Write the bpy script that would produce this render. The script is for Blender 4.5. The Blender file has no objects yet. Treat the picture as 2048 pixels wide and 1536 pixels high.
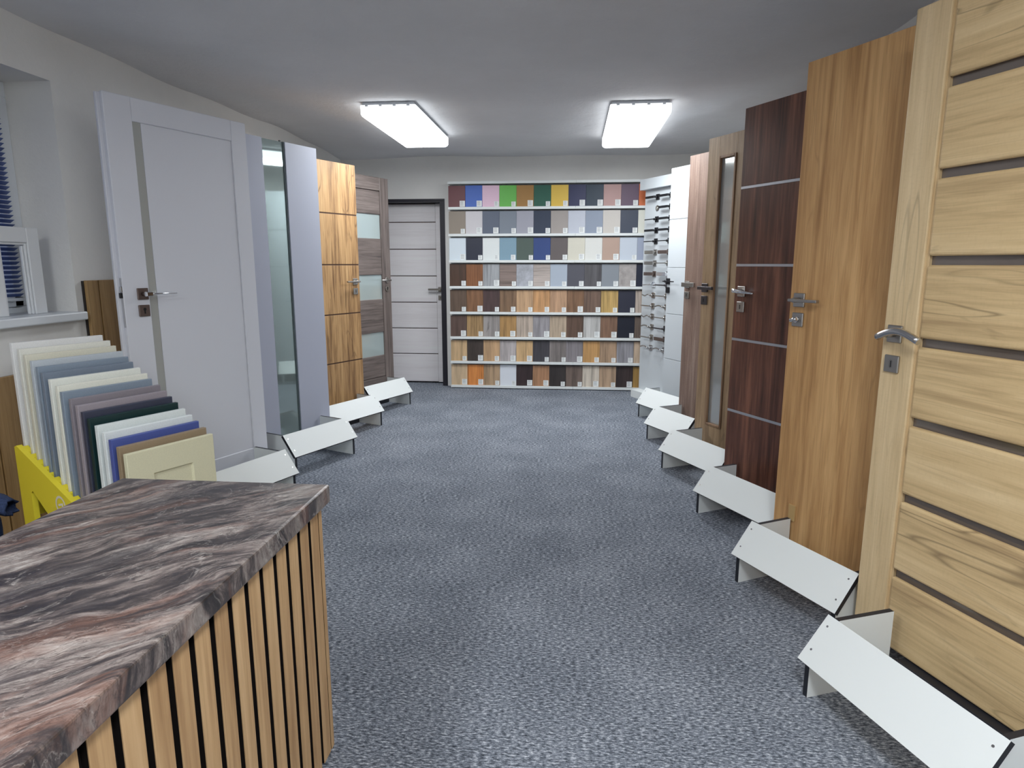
import bpy, bmesh, math, random
from mathutils import Vector, Matrix
random.seed(7)
S = bpy.context.scene
COL = S.collection

# ------------------------------------------------------------------ camera
F_PX = 1300.0
PITCH = math.atan(240.0 / F_PX)
YAW = math.atan(121.0 * math.cos(PITCH) / F_PX)
cd = bpy.data.cameras.new('camera')
cam = bpy.data.objects.new('camera', cd)
COL.objects.link(cam)
cam.location = (0, 0, 1.30)
cam.rotation_euler = (math.pi / 2 - PITCH, 0, YAW)
cd.sensor_width = 36.0
cd.lens = F_PX / 2048.0 * 36.0
cd.clip_start = 0.05
S.camera = cam

# ------------------------------------------------------------------ light
w = bpy.data.worlds.new('dusk')
S.world = w
w.use_nodes = True
w.node_tree.nodes['Background'].inputs[0].default_value = (0.10, 0.20, 0.55, 1)
w.node_tree.nodes['Background'].inputs[1].default_value = 0.5
LAMP_STRENGTH = 17.0
LAMP_STRENGTH_NEAR = 25.0
LAMP_SIDE = 2.4
LAMP_COLOR = (0.94, 0.98, 1.0, 1)
S.view_settings.view_transform = 'Standard'
S.view_settings.look = 'None'
S.view_settings.exposure = 0.40
S.view_settings.gamma = 1.0
S.view_settings.use_curve_mapping = False

# ------------------------------------------------------------------ helpers
def lin(c):
    c = c / 255.0
    return c / 12.92 if c <= 0.04045 else ((c + 0.055) / 1.055) ** 2.4

GAIN = 1.25
def rgb(r, g, b, gain=GAIN):
    l_ = [lin(v) * gain for v in (r, g, b)]
    y = .3 * l_[0] + .55 * l_[1] + .15 * l_[2]
    return tuple(min(0.86, y + (v - y) * .94) for v in l_) + (1,)

def link(o, parent=None):
    COL.objects.link(o)
    if parent is not None:
        o.parent = parent
    return o

def tag(o, label, cat, group=None):
    o['label'] = label
    o['category'] = cat
    if group:
        o['group'] = group
    return o

def thing(name, label, cat, loc=(0, 0, 0), rz=0.0, group=None):
    o = bpy.data.objects.new(name, None)
    o.empty_display_size = 0.1
    o.location = loc
    o.rotation_euler = (0, 0, rz)
    link(o)
    return tag(o, label, cat, group)

class MB:
    """collects shapes in one bmesh, built as one mesh object"""
    def __init__(s):
        s.bm = bmesh.new()
    def box(s, x0, x1, y0, y1, z0, z1, bev=0.0, seg=1, mi=0):
        b = bmesh.new()
        vs = [b.verts.new((x, y, z)) for z in (z0, z1) for y in (y0, y1) for x in (x0, x1)]
        for f in ((0, 2, 3, 1), (4, 5, 7, 6), (0, 1, 5, 4), (2, 6, 7, 3), (0, 4, 6, 2), (1, 3, 7, 5)):
            b.faces.new([vs[i] for i in f])
        if bev > 0:
            bmesh.ops.bevel(b, geom=b.edges[:], offset=bev, segments=seg, affect='EDGES', profile=0.5)
        s._merge(b, mi)
        return s
    def prism(s, pts, axis, a0, a1, mi=0, rim=None, bev=0.0):
        """polygon pts in the plane normal to axis, extruded from a0 to a1"""
        b = bmesh.new()
        def P(p, a):
            if axis == 'x': return (a, p[0], p[1])
            if axis == 'y': return (p[0], a, p[1])
            return (p[0], p[1], a)
        A = [b.verts.new(P(p, a0)) for p in pts]
        B = [b.verts.new(P(p, a1)) for p in pts]
        f1 = b.faces.new(A); f2 = b.faces.new(B[::-1])
        f1.material_index = f2.material_index = mi
        n = len(pts)
        for i in range(n):
            f = b.faces.new((A[i], B[i], B[(i + 1) % n], A[(i + 1) % n]))
            f.material_index = mi if rim is None else rim
        bmesh.ops.recalc_face_normals(b, faces=b.faces[:])
        if bev > 0:
            bmesh.ops.bevel(b, geom=b.edges[:], offset=bev, segments=1, affect='EDGES')
        s._merge(b, None)
        return s
    def tube(s, pts, r, n=10, ry=None, mi=0, square=False):
        """sweep an ellipse (or rectangle) along a polyline; r across (horizontal), ry vertical"""
        b = bmesh.new()
        pts = [Vector(p) for p in pts]
        rings = []
        for i, p in enumerate(pts):
            if i == 0: d = pts[1] - p
            elif i == len(pts) - 1: d = p - pts[i - 1]
            else: d = pts[i + 1] - pts[i - 1]
            d.normalize()
            up = Vector((0, 0, 1)) if abs(d.z) < 0.95 else Vector((0, 1, 0))
            sx = d.cross(up).normalized()
            sy = sx.cross(d).normalized()
            rr = r[i] if isinstance(r, (list, tuple)) else r
            rv = (ry[i] if isinstance(ry, (list, tuple)) else ry) if ry is not None else rr
            if square:
                ring = [b.verts.new(p + sx * rr * a + sy * rv * c) for a, c in ((-1, -1), (1, -1), (1, 1), (-1, 1))]
            else:
                ring = [b.verts.new(p + sx * rr * math.cos(2 * math.pi * k / n) + sy * rv * math.sin(2 * math.pi * k / n)) for k in range(n)]
            rings.append(ring)
        m = len(rings[0])
        for i in range(len(rings) - 1):
            for k in range(m):
                f = b.faces.new((rings[i][k], rings[i][(k + 1) % m], rings[i + 1][(k + 1) % m], rings[i + 1][k]))
                f.smooth = not square
        b.faces.new(rings[0][::-1]); b.faces.new(rings[-1])
        bmesh.ops.recalc_face_normals(b, faces=b.faces[:])
        s._merge(b, mi)
        return s
    def disc(s, c, axis, r, h, n=16, mi=0):
        """short cylinder from c along axis vector"""
        a = Vector(axis).normalized()
        c = Vector(c)
        return s.tube([c, c + a * h], r, n=n, mi=mi)
    def _merge(s, b, mi):
        if mi is not None:
            for f in b.faces: f.material_index = mi
        me = bpy.data.meshes.new('tmp')
        b.to_mesh(me); b.free()
        s.bm.from_mesh(me)
        bpy.data.meshes.remove(me)
    def build(s, name, mats, parent=None, label=None):
        me = bpy.data.meshes.new(name)
        bmesh.ops.recalc_face_normals(s.bm, faces=s.bm.faces[:])
        s.bm.to_mesh(me); s.bm.free()
        if not isinstance(mats, (list, tuple)): mats = [mats]
        for m in mats: me.materials.append(m)
        o = bpy.data.objects.new(name, me)
        link(o, parent)
        if label: o['label'] = label
        return o

def struct(o):
    o['kind'] = 'structure'
    return o

# ------------------------------------------------------------------ materials
class NT:
    def __init__(s, name):
        s.m = bpy.data.materials.new(name)
        s.m.use_nodes = True
        s.t = s.m.node_tree
        s.p = s.t.nodes['Principled BSDF']
    def n(s, typ, **kw):
        nd = s.t.nodes.new(typ)
        for k, v in kw.items(): setattr(nd, k, v)
        return nd
    def l(s, a, b): s.t.links.new(a, b)
    def set(s, **kw):
        for k, v in kw.items(): s.p.inputs[k.replace('_', ' ')].default_value = v
    def coords(s, scale, vary=0.0, kind='Object', rot=(0, 0, 0)):
        tc = s.n('ShaderNodeTexCoord')
        mp = s.n('ShaderNodeMapping')
        mp.inputs['Scale'].default_value = scale
        mp.inputs['Rotation'].default_value = rot
        src = tc.outputs[kind]
        if vary:
            oi = s.n('ShaderNodeObjectInfo')
            mu = s.n('ShaderNodeMath', operation='MULTIPLY'); mu.inputs[1].default_value = vary
            s.l(oi.outputs['Random'], mu.inputs[0])
            va = s.n('ShaderNodeVectorMath', operation='ADD')
            s.l(src, va.inputs[0]); s.l(mu.outputs[0], va.inputs[1])
            src = va.outputs[0]
        s.l(src, mp.inputs['Vector'])
        return mp.outputs[0]
    def noise(s, vec, scale, detail=2.0, rough=0.5, dist=0.0):
        nd = s.n('ShaderNodeTexNoise')
        nd.inputs['Scale'].default_value = scale
        nd.inputs['Detail'].default_value = detail
        nd.inputs['Roughness'].default_value = rough
        nd.inputs['Distortion'].default_value = dist
        s.l(vec, nd.inputs['Vector'])
        return nd.outputs['Fac']
    def math(s, op, a, b=None, clamp=False):
        nd = s.n('ShaderNodeMath', operation=op, use_clamp=clamp)
        for i, v in enumerate((a, b)):
            if v is None: continue
            if isinstance(v, (int, float)): nd.inputs[i].default_value = v
            else: s.l(v, nd.inputs[i])
        return nd.outputs[0]
    def ramp(s, fac, stops):
        nd = s.n('ShaderNodeValToRGB')
        e = nd.color_ramp.elements
        e[0].position, e[0].color = stops[0]
        e[1].position, e[1].color = stops[-1]
        for p, c in stops[1:-1]:
            q = e.new(p); q.color = c
        s.l(fac, nd.inputs[0])
        return nd.outputs[0]
    def mix(s, fac, a, b, mode='MIX'):
        nd = s.n('ShaderNodeMix', data_type='RGBA', blend_type=mode)
        for sock, v in ((nd.inputs[0], fac), (nd.inputs[6], a), (nd.inputs[7], b)):
            if isinstance(v, (int, float)): sock.default_value = v
            elif isinstance(v, tuple): sock.default_value = v
            else: s.l(v, sock)
        return nd.outputs[2]
    def bump(s, h, strength=0.1, dist=0.01):
        nd = s.n('ShaderNodeBump')
        nd.inputs['Strength'].default_value = strength
        nd.inputs['Distance'].default_value = dist
        s.l(h, nd.inputs['Height'])
        s.l(nd.outputs[0], s.p.inputs['Normal'])

def plain(name, col, rough=0.5, metal=0.0, spec=0.5, grain=0.0):
    t = NT(name)
    t.set(Base_Color=col, Roughness=rough, Metallic=metal)
    t.p.inputs['Specular IOR Level'].default_value = spec
    if grain:
        v = t.coords((1, 1, 1))
        f = t.noise(v, 260, 2)
        d = tuple(c * (1 - grain) for c in col[:3]) + (1,)
        l_ = tuple(min(.9, c * (1 + grain)) for c in col[:3]) + (1,)
        t.l(t.ramp(f, [(0.35, d), (0.65, l_)]), t.p.inputs['Base Color'])
    return t.m

def wood(name, dark, mid, light, axis='z', ring=0.5, rings=10.0, fine=1.0, width=4.0, vary=0.0, pores=0.3,
         rough=0.45, knots=0.0, lscale=1.0, cross=0.0, cracks=0.0):
    t = NT(name)
    al = 0.055 * lscale
    sc = {'z': (1, 1, al), 'x': (al, 1, 1), 'y': (1, al, 1)}[axis]
    v = t.coords(sc, vary)
    low = t.noise(v, width, 2.0, 0.5, 0.3)
    sn = t.math('SINE', t.math('MULTIPLY', low, rings * 6.283))
    sn = t.math('MULTIPLY_ADD', sn, 0.5); t.t.nodes[-1].inputs[2].default_value = 0.5
    fi = t.noise(v, 55.0, 5.0, 0.6, 0.4)
    a = t.math('MULTIPLY', t.math('SUBTRACT', sn, 0.5), ring * 0.35)
    b = t.math('MULTIPLY', t.math('SUBTRACT', fi, 0.5), fine * 1.3)
    broad = t.noise(v, width * 2.2, 2.0)
    c = t.math('MULTIPLY', t.math('SUBTRACT', broad, 0.5), 0.9)
    f = t.math('ADD', t.math('ADD', a, b), t.math('ADD', c, 0.5), clamp=True)
    col = t.ramp(f, [(0.12, dark), (0.5, mid), (0.88, light)])
    if pores:
        sc2 = {'z': (1, 1, al * .3), 'x': (al * .3, 1, 1), 'y': (1, al * .3, 1)}[axis]
        po = t.noise(t.coords(sc2, vary), 190.0, 2.0)
        pf = t.math('MULTIPLY', t.math('GREATER_THAN', po, 0.60), pores)
        col = t.mix(pf, col, dark)
    if cross:
        sc3 = {'z': (.45, .45, 1), 'x': (1, .45, .45), 'y': (.45, 1, .45)}[axis]
        cr = t.noise(t.coords(sc3, vary), 130.0, 3.0)
        cf = t.math('MULTIPLY', t.math('MULTIPLY', t.math('SUBTRACT', cr, 0.5, True), 4.0, True), cross)
        col = t.mix(cf, col, dark)
    if cracks:
        sc5 = {'z': (1, 1, .10), 'x': (.10, 1, 1), 'y': (1, .10, 1)}[axis]
        v5 = t.coords(sc5, vary)
        ck = t.math('ABSOLUTE', t.math('SUBTRACT', t.noise(v5, 9.0, 2.0, 0.5, 0.4), 0.5))
        cm = t.ramp(t.noise(v5, 4.0, 2.0), [(0.45, (0, 0, 0, 1)), (0.6, (1, 1, 1, 1))])
        cl = t.ramp(ck, [(0.0, (1, 1, 1, 1)), (0.011, (0, 0, 0, 1))])
        col = t.mix(t.math('MULTIPLY', t.math('MULTIPLY', cl, cm), cracks), col, tuple(x * .6 for x in dark[:3]) + (1,))
    if knots:
        sc4 = {'z': (1, 1, .35), 'x': (.35, 1, 1), 'y': (1, .35, 1)}[axis]
        kn = t.noise(t.coords(sc4, vary), 11.0, 3.0, 0.55, 0.6)
        kf = t.ramp(kn, [(0.66, (0, 0, 0, 1)), (0.76, (1, 1, 1, 1))])
        kd = tuple(x * .45 for x in dark[:3]) + (1,)
        col = t.mix(t.math('MULTIPLY', kf, knots), col, kd)
    t.l(col, t.p.inputs['Base Color'])
    t.set(Roughness=rough)
    t.bump(fi, 0.06, 0.002)
    return t.m

def glassy(name, col, rough=0.05, metal=0.35, spec=1.0):
    return plain(name, col, rough, metal, spec)

M = {}
# --- setting
def plaster(name, col, bs=0.25):
    t = NT(name)
    v = t.coords((1, 1, 1))
    a = t.noise(v, 2.2, 4.0, 0.6)
    d = tuple(c * .93 for c in col[:3]) + (1,)
    t.l(t.ramp(a, [(0.3, d), (0.7, col)]), t.p.inputs['Base Color'])
    t.set(Roughness=0.85)
    h = t.noise(v, 45.0, 5.0, 0.65)
    h2 = t.noise(v, 5.0, 3.0, 0.6)
    t.bump(t.math('ADD', h, t.math('MULTIPLY', h2, 3.0)), bs, 0.006)
    return t.m
M['wall'] = plaster('wall_paint', (0.83, 0.82, 0.80, 1))
M['ceiling'] = plaster('ceiling_paint', (0.78, 0.78, 0.80, 1), 0.5)

t = NT('carpet_loop_pile')
v = t.coords((0.36, 1, 1))
a = t.noise(v, 170.0, 4.0, 0.75)
b = t.noise(t.coords((1, 1, 1)), 3.0, 3.0)
f = t.math('ADD', a, t.math('MULTIPLY', t.math('SUBTRACT', b, 0.5), 0.10))
t.l(t.ramp(f, [(0.30, rgb(28, 32, 39)), (0.44, rgb(80, 86, 96)), (0.54, rgb(122, 128, 139)), (0.68, rgb(194, 198, 206))]), t.p.inputs['Base Color'])
t.set(Roughness=0.95)
t.p.inputs['Specular IOR Level'].default_value = 0.1
t.bump(a, 0.35, 0.004)
M['carpet'] = t.m

t = NT('dark_marble_laminate')
v = t.coords((1, 1, 1))
wn = t.n('ShaderNodeTexNoise'); wn.inputs['Scale'].default_value = 3.2; wn.inputs['Detail'].default_value = 3.0
t.l(v, wn.inputs['Vector'])
wv = t.n('ShaderNodeVectorMath', operation='MULTIPLY_ADD')
t.l(wn.outputs['Color'], wv.inputs[0]); wv.inputs[1].default_value = (.16, .16, .06); t.l(v, wv.inputs[2])
def stretch(rot, sc):
    mp = t.n('ShaderNodeMapping', vector_type='TEXTURE'); mp.inputs['Rotation'].default_value = (0, 0, rot); mp.inputs['Scale'].default_value = tuple(1.0 / k for k in sc)
    t.l(wv.outputs[0], mp.inputs['Vector']); return mp.outputs[0]
q = stretch(math.radians(45), (1.0, 5.0, 1.0))
n1 = t.noise(q, 3.4, 14.0, 0.68, 0.6)
n2 = t.noise(q, 2.1, 8.0, 0.6, 0.8)
n3 = t.noise(stretch(math.radians(45), (2.0, 9.0, 1.0)), 6.0, 10.0, 0.7, 0.5)
n4 = t.noise(v, 70.0, 4.0, 0.6)
n5 = t.noise(stretch(math.radians(45), (1.0, 2.6, 1.0)), 22.0, 8.0, 0.72, 0.6)
fac = t.math('ADD', t.math('ADD', t.math('MULTIPLY', n1, 0.58), t.math('MULTIPLY', n3, 0.22)), t.math('MULTIPLY', n5, 0.20))
base = t.ramp(fac, [(0.38, rgb(28, 26, 29)), (0.45, rgb(54, 49, 50)), (0.49, rgb(82, 73, 71)), (0.52, rgb(110, 99, 95)), (0.56, rgb(126, 117, 112)), (0.63, rgb(164, 157, 152))])
of = t.ramp(n2, [(0.54, (0, 0, 0, 1)), (0.62, (1, 1, 1, 1))])
base = t.mix(t.math('MULTIPLY', of, 0.30), base, rgb(136, 92, 72))
df = t.ramp(n2, [(0.36, (1, 1, 1, 1)), (0.45, (0, 0, 0, 1))])
base = t.mix(t.math('MULTIPLY', df, 0.72), base, rgb(38, 36, 42))
vn = t.noise(stretch(math.radians(52), (1.2, 3.5, 1.0)), 4.0, 9.0, 0.6, 0.9)
vf = t.math('ABSOLUTE', t.math('SUBTRACT', vn, 0.5))
vv = t.ramp(vf, [(0.0, (1, 1, 1, 1)), (0.012, (0, 0, 0, 1))])
base = t.mix(t.math('MULTIPLY', vv, 0.22), base, rgb(196, 188, 180))
vd = t.noise(stretch(math.radians(41), (1.0, 4.5, 1.0)), 5.0, 10.0, 0.65, 0.9)
vdf = t.ramp(t.math('ABSOLUTE', t.math('SUBTRACT', vd, 0.5)), [(0.0, (1, 1, 1, 1)), (0.02, (0, 0, 0, 1))])
base = t.mix(t.math('MULTIPLY', vdf, 0.6), base, rgb(40, 36, 38))
vd2 = t.noise(stretch(math.radians(47), (1.0, 3.0, 1.0)), 13.0, 8.0, 0.65, 1.2)
vdf2 = t.ramp(t.math('ABSOLUTE', t.math('SUBTRACT', vd2, 0.5)), [(0.0, (1, 1, 1, 1)), (0.018, (0, 0, 0, 1))])
base = t.mix(t.math('MULTIPLY', vdf2, 0.5), base, rgb(44, 39, 40))
ck = t.ramp(t.noise(stretch(math.radians(45), (1.0, 2.2, 1.0)), 9.0, 9.0, 0.7, 1.0), [(0.60, (0, 0, 0, 1)), (0.68, (1, 1, 1, 1))])
base = t.mix(t.math('MULTIPLY', ck, 0.55), base, rgb(188, 181, 175))
sp = t.ramp(n4, [(0.68, (0, 0, 0, 1)), (0.74, (1, 1, 1, 1))])
base = t.mix(t.math('MULTIPLY', sp, 0.25), base, rgb(200, 195, 190))
t.l(base, t.p.inputs['Base Color'])
t.set(Roughness=0.30)
t.bump(n3, 0.05, 0.003)
M['marble'] = t.m

# --- plain
M['white_lacquer'] = plain('white_lacquer', rgb(212, 214, 223, 1.14), 0.42)
M['white_frame'] = plain('white_frame', rgb(205, 208, 212), 0.4)
M['white_board'] = plain('white_board', rgb(212, 216, 216, 1.22), 0.5)
M['edge_black'] = plain('black_edge_band', rgb(26, 28, 36), 0.5)
M['grey_lacquer'] = plain('light_grey_lacquer', rgb(166, 170, 186), 0.45)
M['pvc'] = plain('white_pvc', rgb(205, 210, 216), 0.35)
M['door_white'] = plain('bright_white_lacquer', rgb(196, 202, 207, 1.1), 0.4)
M['nickel'] = plain('brushed_nickel', rgb(176, 172, 168, 1), 0.32, 1.0)
M['steel'] = plain('satin_steel', rgb(200, 200, 202, 1), 0.25, 1.0)
M['chrome'] = plain('chrome', rgb(220, 222, 226, 1), 0.08, 1.0)
M['bronze'] = plain('brown_nickel', rgb(120, 104, 98, 1), 0.4, 0.7)
M['gunmetal'] = plain('gunmetal', rgb(84, 80, 84, 1), 0.4, 0.7)
M['black'] = plain('matt_black', rgb(20, 21, 26), 0.45)
M['void'] = plain('keyhole_black', (0.004, 0.004, 0.005, 1), 0.8)
M['alu'] = plain('aluminium_strip', rgb(192, 194, 202, 1), 0.4, 0.8)
M['felt'] = plain('black_felt', rgb(20, 16, 15), 0.95, 0, 0.1)
M['dark_groove'] = plain('dark_groove', rgb(70, 46, 34), 0.7)
M['yellow'] = plain('yellow_board', rgb(228, 200, 4, 1.25), 0.5)
M['print_white'] = plain('white_print', rgb(210, 205, 190), 0.6)
M['smoked'] = glassy('smoked_glass', rgb(120, 110, 104, 1), 0.12, 0.2)
M['greenglass'] = glassy('green_grey_glass', rgb(168, 184, 182, 1), 0.03, 0.6)
M['frost'] = glassy('frosted_pane', rgb(196, 198, 196, 1), 0.07, 0.35)
M['milk'] = glassy('milky_green_pane', rgb(176, 190, 190, 1), 0.10, 0.2)
M['strip_glass'] = glassy('grey_satin_glass', rgb(182, 184, 180, 1), 0.25, 0.1)
M['navy'] = plain('navy_cloth', rgb(28, 38, 62), 0.9, 0, 0.2, 0.25)
M['blind'] = plain('dusk_tinted_blind_slat', rgb(70, 92, 150), 0.5)  # blue dusk light from outside is painted into the slat colour
M['frame_dark'] = plain('dark_brown_frame', rgb(30, 28, 38), 0.5)
M['beige_door'] = wood('pale_ash_laminate', rgb(206, 201, 203, 1.2), rgb(218, 214, 217, 1.2), rgb(224, 221, 224, 1.2), axis='x', ring=.2, fine=.5, pores=.1)
M['carcass'] = plain('dark_carcass', rgb(40, 34, 32), 0.8)

# --- woods
M['oak_slat'] = wood('oak_slat', rgb(150, 114, 74), rgb(180, 144, 100), rgb(200, 166, 122), vary=9.0, ring=.3, pores=.2)
M['oak_plain'] = wood('golden_oak', rgb(150, 108, 62), rgb(182, 138, 86), rgb(202, 160, 106), ring=.8, rings=13, width=2.6, pores=.32, fine=.9, cracks=.25)
M['oak_light_z'] = wood('light_oak_vertical', rgb(160, 134, 98), rgb(198, 172, 130), rgb(212, 188, 148), ring=.25, rings=9, width=4, pores=.16, vary=5, cross=.10, knots=.4, cracks=.55, fine=.8)
M['oak_light_x'] = wood('light_oak_horizontal', rgb(158, 130, 92), rgb(196, 168, 122), rgb(212, 186, 142), axis='x', ring=.3, rings=11, width=3.2, pores=.18, vary=5, cross=.10, knots=.55, cracks=.75, fine=.8)
M['walnut'] = wood('dark_walnut', rgb(48, 26, 20), rgb(92, 56, 43), rgb(128, 82, 62), ring=.5, rings=5, width=5.0, fine=.9, pores=.22, rough=.35)
M['oak_glass_door'] = wood('brown_oak', rgb(124, 100, 74), rgb(158, 130, 98), rgb(180, 152, 118), ring=.3, pores=.2, cross=.15, knots=.5, cracks=.4)
M['limba'] = wood('reddish_limba', rgb(98, 78, 68), rgb(126, 102, 90), rgb(150, 128, 115), ring=.3, rings=5, width=5, pores=.2, cross=.3)
M['honey'] = wood('honey_oak_streaked', rgb(104, 72, 42), rgb(168, 130, 84), rgb(190, 154, 106), ring=.6, rings=7, width=4.2, fine=1.0, pores=.2, knots=.6, cracks=.7)
M['greybrown_x'] = wood('grey_brown_oak_horizontal', rgb(70, 62, 60), rgb(104, 93, 89), rgb(126, 115, 110), axis='x', ring=.4, rings=9, pores=.3, vary=4)
M['greybrown_z'] = wood('grey_brown_oak_vertical', rgb(70, 62, 60), rgb(104, 93, 89), rgb(126, 115, 110), ring=.4, rings=9, pores=.3, vary=4)
M['clad'] = wood('brown_wall_cladding', rgb(104, 78, 42), rgb(138, 107, 64), rgb(156, 125, 80), ring=.35, rings=8, pores=.25, vary=3)

def emit(name, col, strength):
    t = NT(name)
    t.set(Base_Color=(0.8, 0.8, 0.8, 1), Roughness=0.4)
    t.p.inputs['Emission Color'].default_value = col
    t.p.inputs['Emission Strength'].default_value = strength
    return t.m
M['diffuser'] = emit('lit_diffuser', LAMP_COLOR, LAMP_STRENGTH)
M['diffuser_near'] = emit('lit_diffuser_near', LAMP_COLOR, LAMP_STRENGTH_NEAR)
M['diffuser_side'] = emit('lit_diffuser_side', LAMP_COLOR, LAMP_SIDE)

# ------------------------------------------------------------------ room shell
XL, XR, YB, YF, ZC = -2.41, 1.46, 6.85, -2.6, 2.36
struct(MB().box(XL - .4, XR + .3, YF - .2, YB + .6, -0.1, 0).build('floor', M['carpet']))

LAMPS = [(-1.445, -1.065, 4.53, 5.735), (.235, .640, 4.65, 5.91), (-1.445, -1.065, -.70, .505), (.235, .640, -.70, .560)]
def wobble(x, y):
    k = 1.0
    for (a, b_, c_, d_) in LAMPS:   # the plaster is flat where the fixtures are screwed on
        dd = math.hypot(max(a - x, 0, x - b_), max(c_ - y, 0, y - d_)) / .30
        dd = max(0.0, min(1.0, dd - .12)); k *= dd * dd * (3 - 2 * dd)
    return k * (0.018 * math.sin(1.9 * x + 0.8 * math.sin(1.1 * y)) * math.sin(1.3 * y + .6)
            + 0.007 * math.sin(4.1 * x + 2.0 * y) + 0.006 * math.sin(6.3 * y - 2.2 * x))
bm = bmesh.new()
nx, ny = 64, 130
X0, X1, Y0, Y1 = XL - .35, XR + .2, YF - .1, YB + .3
grid = [[bm.verts.new((X0 + (X1 - X0) * i / nx, Y0 + (Y1 - Y0) * j / ny,
        ZC + .012 + wobble(X0 + (X1 - X0) * i / nx, Y0 + (Y1 - Y0) * j / ny))) for j in range(ny + 1)] for i in range(nx + 1)]
for i in range(nx):
    for j in range(ny):
        f = bm.faces.new((grid[i][j], grid[i][j + 1], grid[i + 1][j + 1], grid[i + 1][j])); f.smooth = True
r = bmesh.ops.extrude_face_region(bm, geom=bm.faces[:])
for g in r['geom']:
    if isinstance(g, bmesh.types.BMVert): g.co.z = ZC + 0.15
mb = MB(); mb.bm.free(); mb.bm = bm
struct(mb.build('ceiling', M['ceiling']))

# left wall with window recess
WY0, WY1, WZ0, WZ1 = 1.30, 2.99, 1.03, 2.13
mb = MB()
mb.box(XL - .3, XL, WY1, YB + .2, 0, ZC + .05).box(XL - .3, XL, YF, WY0, 0, ZC + .05)
mb.box(XL - .3, XL, WY0, WY1, 0, WZ0).box(XL - .3, XL, WY0, WY1, WZ1, ZC + .05)
struct(mb.build('wall_left', M['wall']))
struct(MB().box(XR, XR + .2, YF, YB + .2, 0, ZC + .05).build('wall_right', M['wall']))
struct(MB().box(XL - .3, XR + .2, YF - .2, YF, 0, ZC + .05).build('wall_front', M['wall']))
# back wall with door recess
DX0, DX1, DZ = -2.19, -1.335, 1.95
mb = MB()
mb.box(XL - .3, DX0, YB, YB + .32, 0, ZC + .05).box(DX1, XR + .2, YB, YB + .32, 0, ZC + .05)
mb.box(DX0, DX1, YB, YB + .32, DZ, ZC + .05).box(DX0, DX1, YB + .24, YB + .32, 0, DZ)
struct(mb.build('wall_back', M['wall']))

# window
win = bpy.data.objects.new('window_1', None); win.location = (XL - .23, WY0, WZ0); link(win); struct(win)
win['label'] = 'white plastic window with a slatted blind tinted with painted blue dusk light in the left wall'
H_, L_ = WZ1 - WZ0, WY1 - WY0
mb = MB()
for a in ((0, L_, 0, .07), (0, L_, H_ - .07, H_)): mb.box(-.06, 0, a[0], a[1], a[2], a[3], .004)
for a in ((0, .07), (L_ - .07, L_), (L_ / 2 - .04, L_ / 2 + .04)): mb.box(-.06, 0, a[0], a[1], .07, H_ - .07, .004)
mb.build('window_frame', M['pvc'], win)
for (a, b_) in ((.07, L_ / 2 - .04), (L_ / 2 + .04, L_ - .07)):
    mb = MB()
    mb.box(-.05, .015, a, b_, .07, .12, .004).box(-.05, .015, a, b_, H_ - .12, H_ - .07, .004)
    mb.box(-.05, .015, a, a + .05, .07, H_ - .07, .004).box(-.05, .015, b_ - .05, b_, .07, H_ - .07, .004)
    sash = mb.build('sash', M['pvc'], win)
    g = NT('window_pane'); g.set(Base_Color=(1, 1, 1, 1), Roughness=0.0); g.p.inputs['Transmission Weight'].default_value = 1.0
    MB().box(-.035, -.029, a + .05, b_ - .05, .12, H_ - .12).build('pane', g.m, sash)
    if a > .5:
        head = MB().box(.016, .045, a + .02, b_ - .02, H_ - .12, H_ - .085, .003).build('blind_headrail', M['pvc'], win)
        n = 40
        for k in range(n):
            z = .125 + (H_ - .27) * k / (n - 1)
            if k == 0:
                sl = MB(); sl.bm.free(); sl.bm = bmesh.new()
                sl.prism([(-.011, -.0075), (.011, .0065), (.011, .0075), (-.011, -.0065)], 'y', a + .022, b_ - .022)
                so = sl.build('blind_slat', M['blind'], head)
                so.location = (.031, 0, z)
            else:
                c2 = so.copy(); link(c2, head); c2.location = (.031, 0, z)
        MB().box(.02, .042, a + .02, b_ - .02, .098, .113, .002).build('blind_bottom_rail', M['pvc'], head)
sill = MB().box(-.0, .275, -.02, L_ + .01, .002, .042, .006, 2).build('window_sill', M['pvc'], win)

# wood cladding on the left wall
def cladding(name, y0, y1, z1, splits, label):
    o = bpy.data.objects.new(name, None); o.location = (XL, y0, 0); link(o); struct(o); o['label'] = label
    MB().box(0.0005, .012, 0.002, y1 - y0 - .002, 0, z1 - .002).build('backing', M['carcass'], o)
    ed = [0] + splits + [y1 - y0]
    for a, b_ in zip(ed[:-1], ed[1:]):
        MB().box(.0125, .030, a + .004, b_ - .004, 0, z1, .002).build('plank', M['clad'], o)
    return o
cladding('trim_1', 3.03, 5.0, 1.22, [.085, .47, .86, 1.25, 1.64], 'brown wood cladding right of the window behind the white door')
cladding('trim_2', 1.35, 2.98, .83, [.32, .7, .98, 1.08, 1.36], 'low brown wood cladding under the window')

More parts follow.
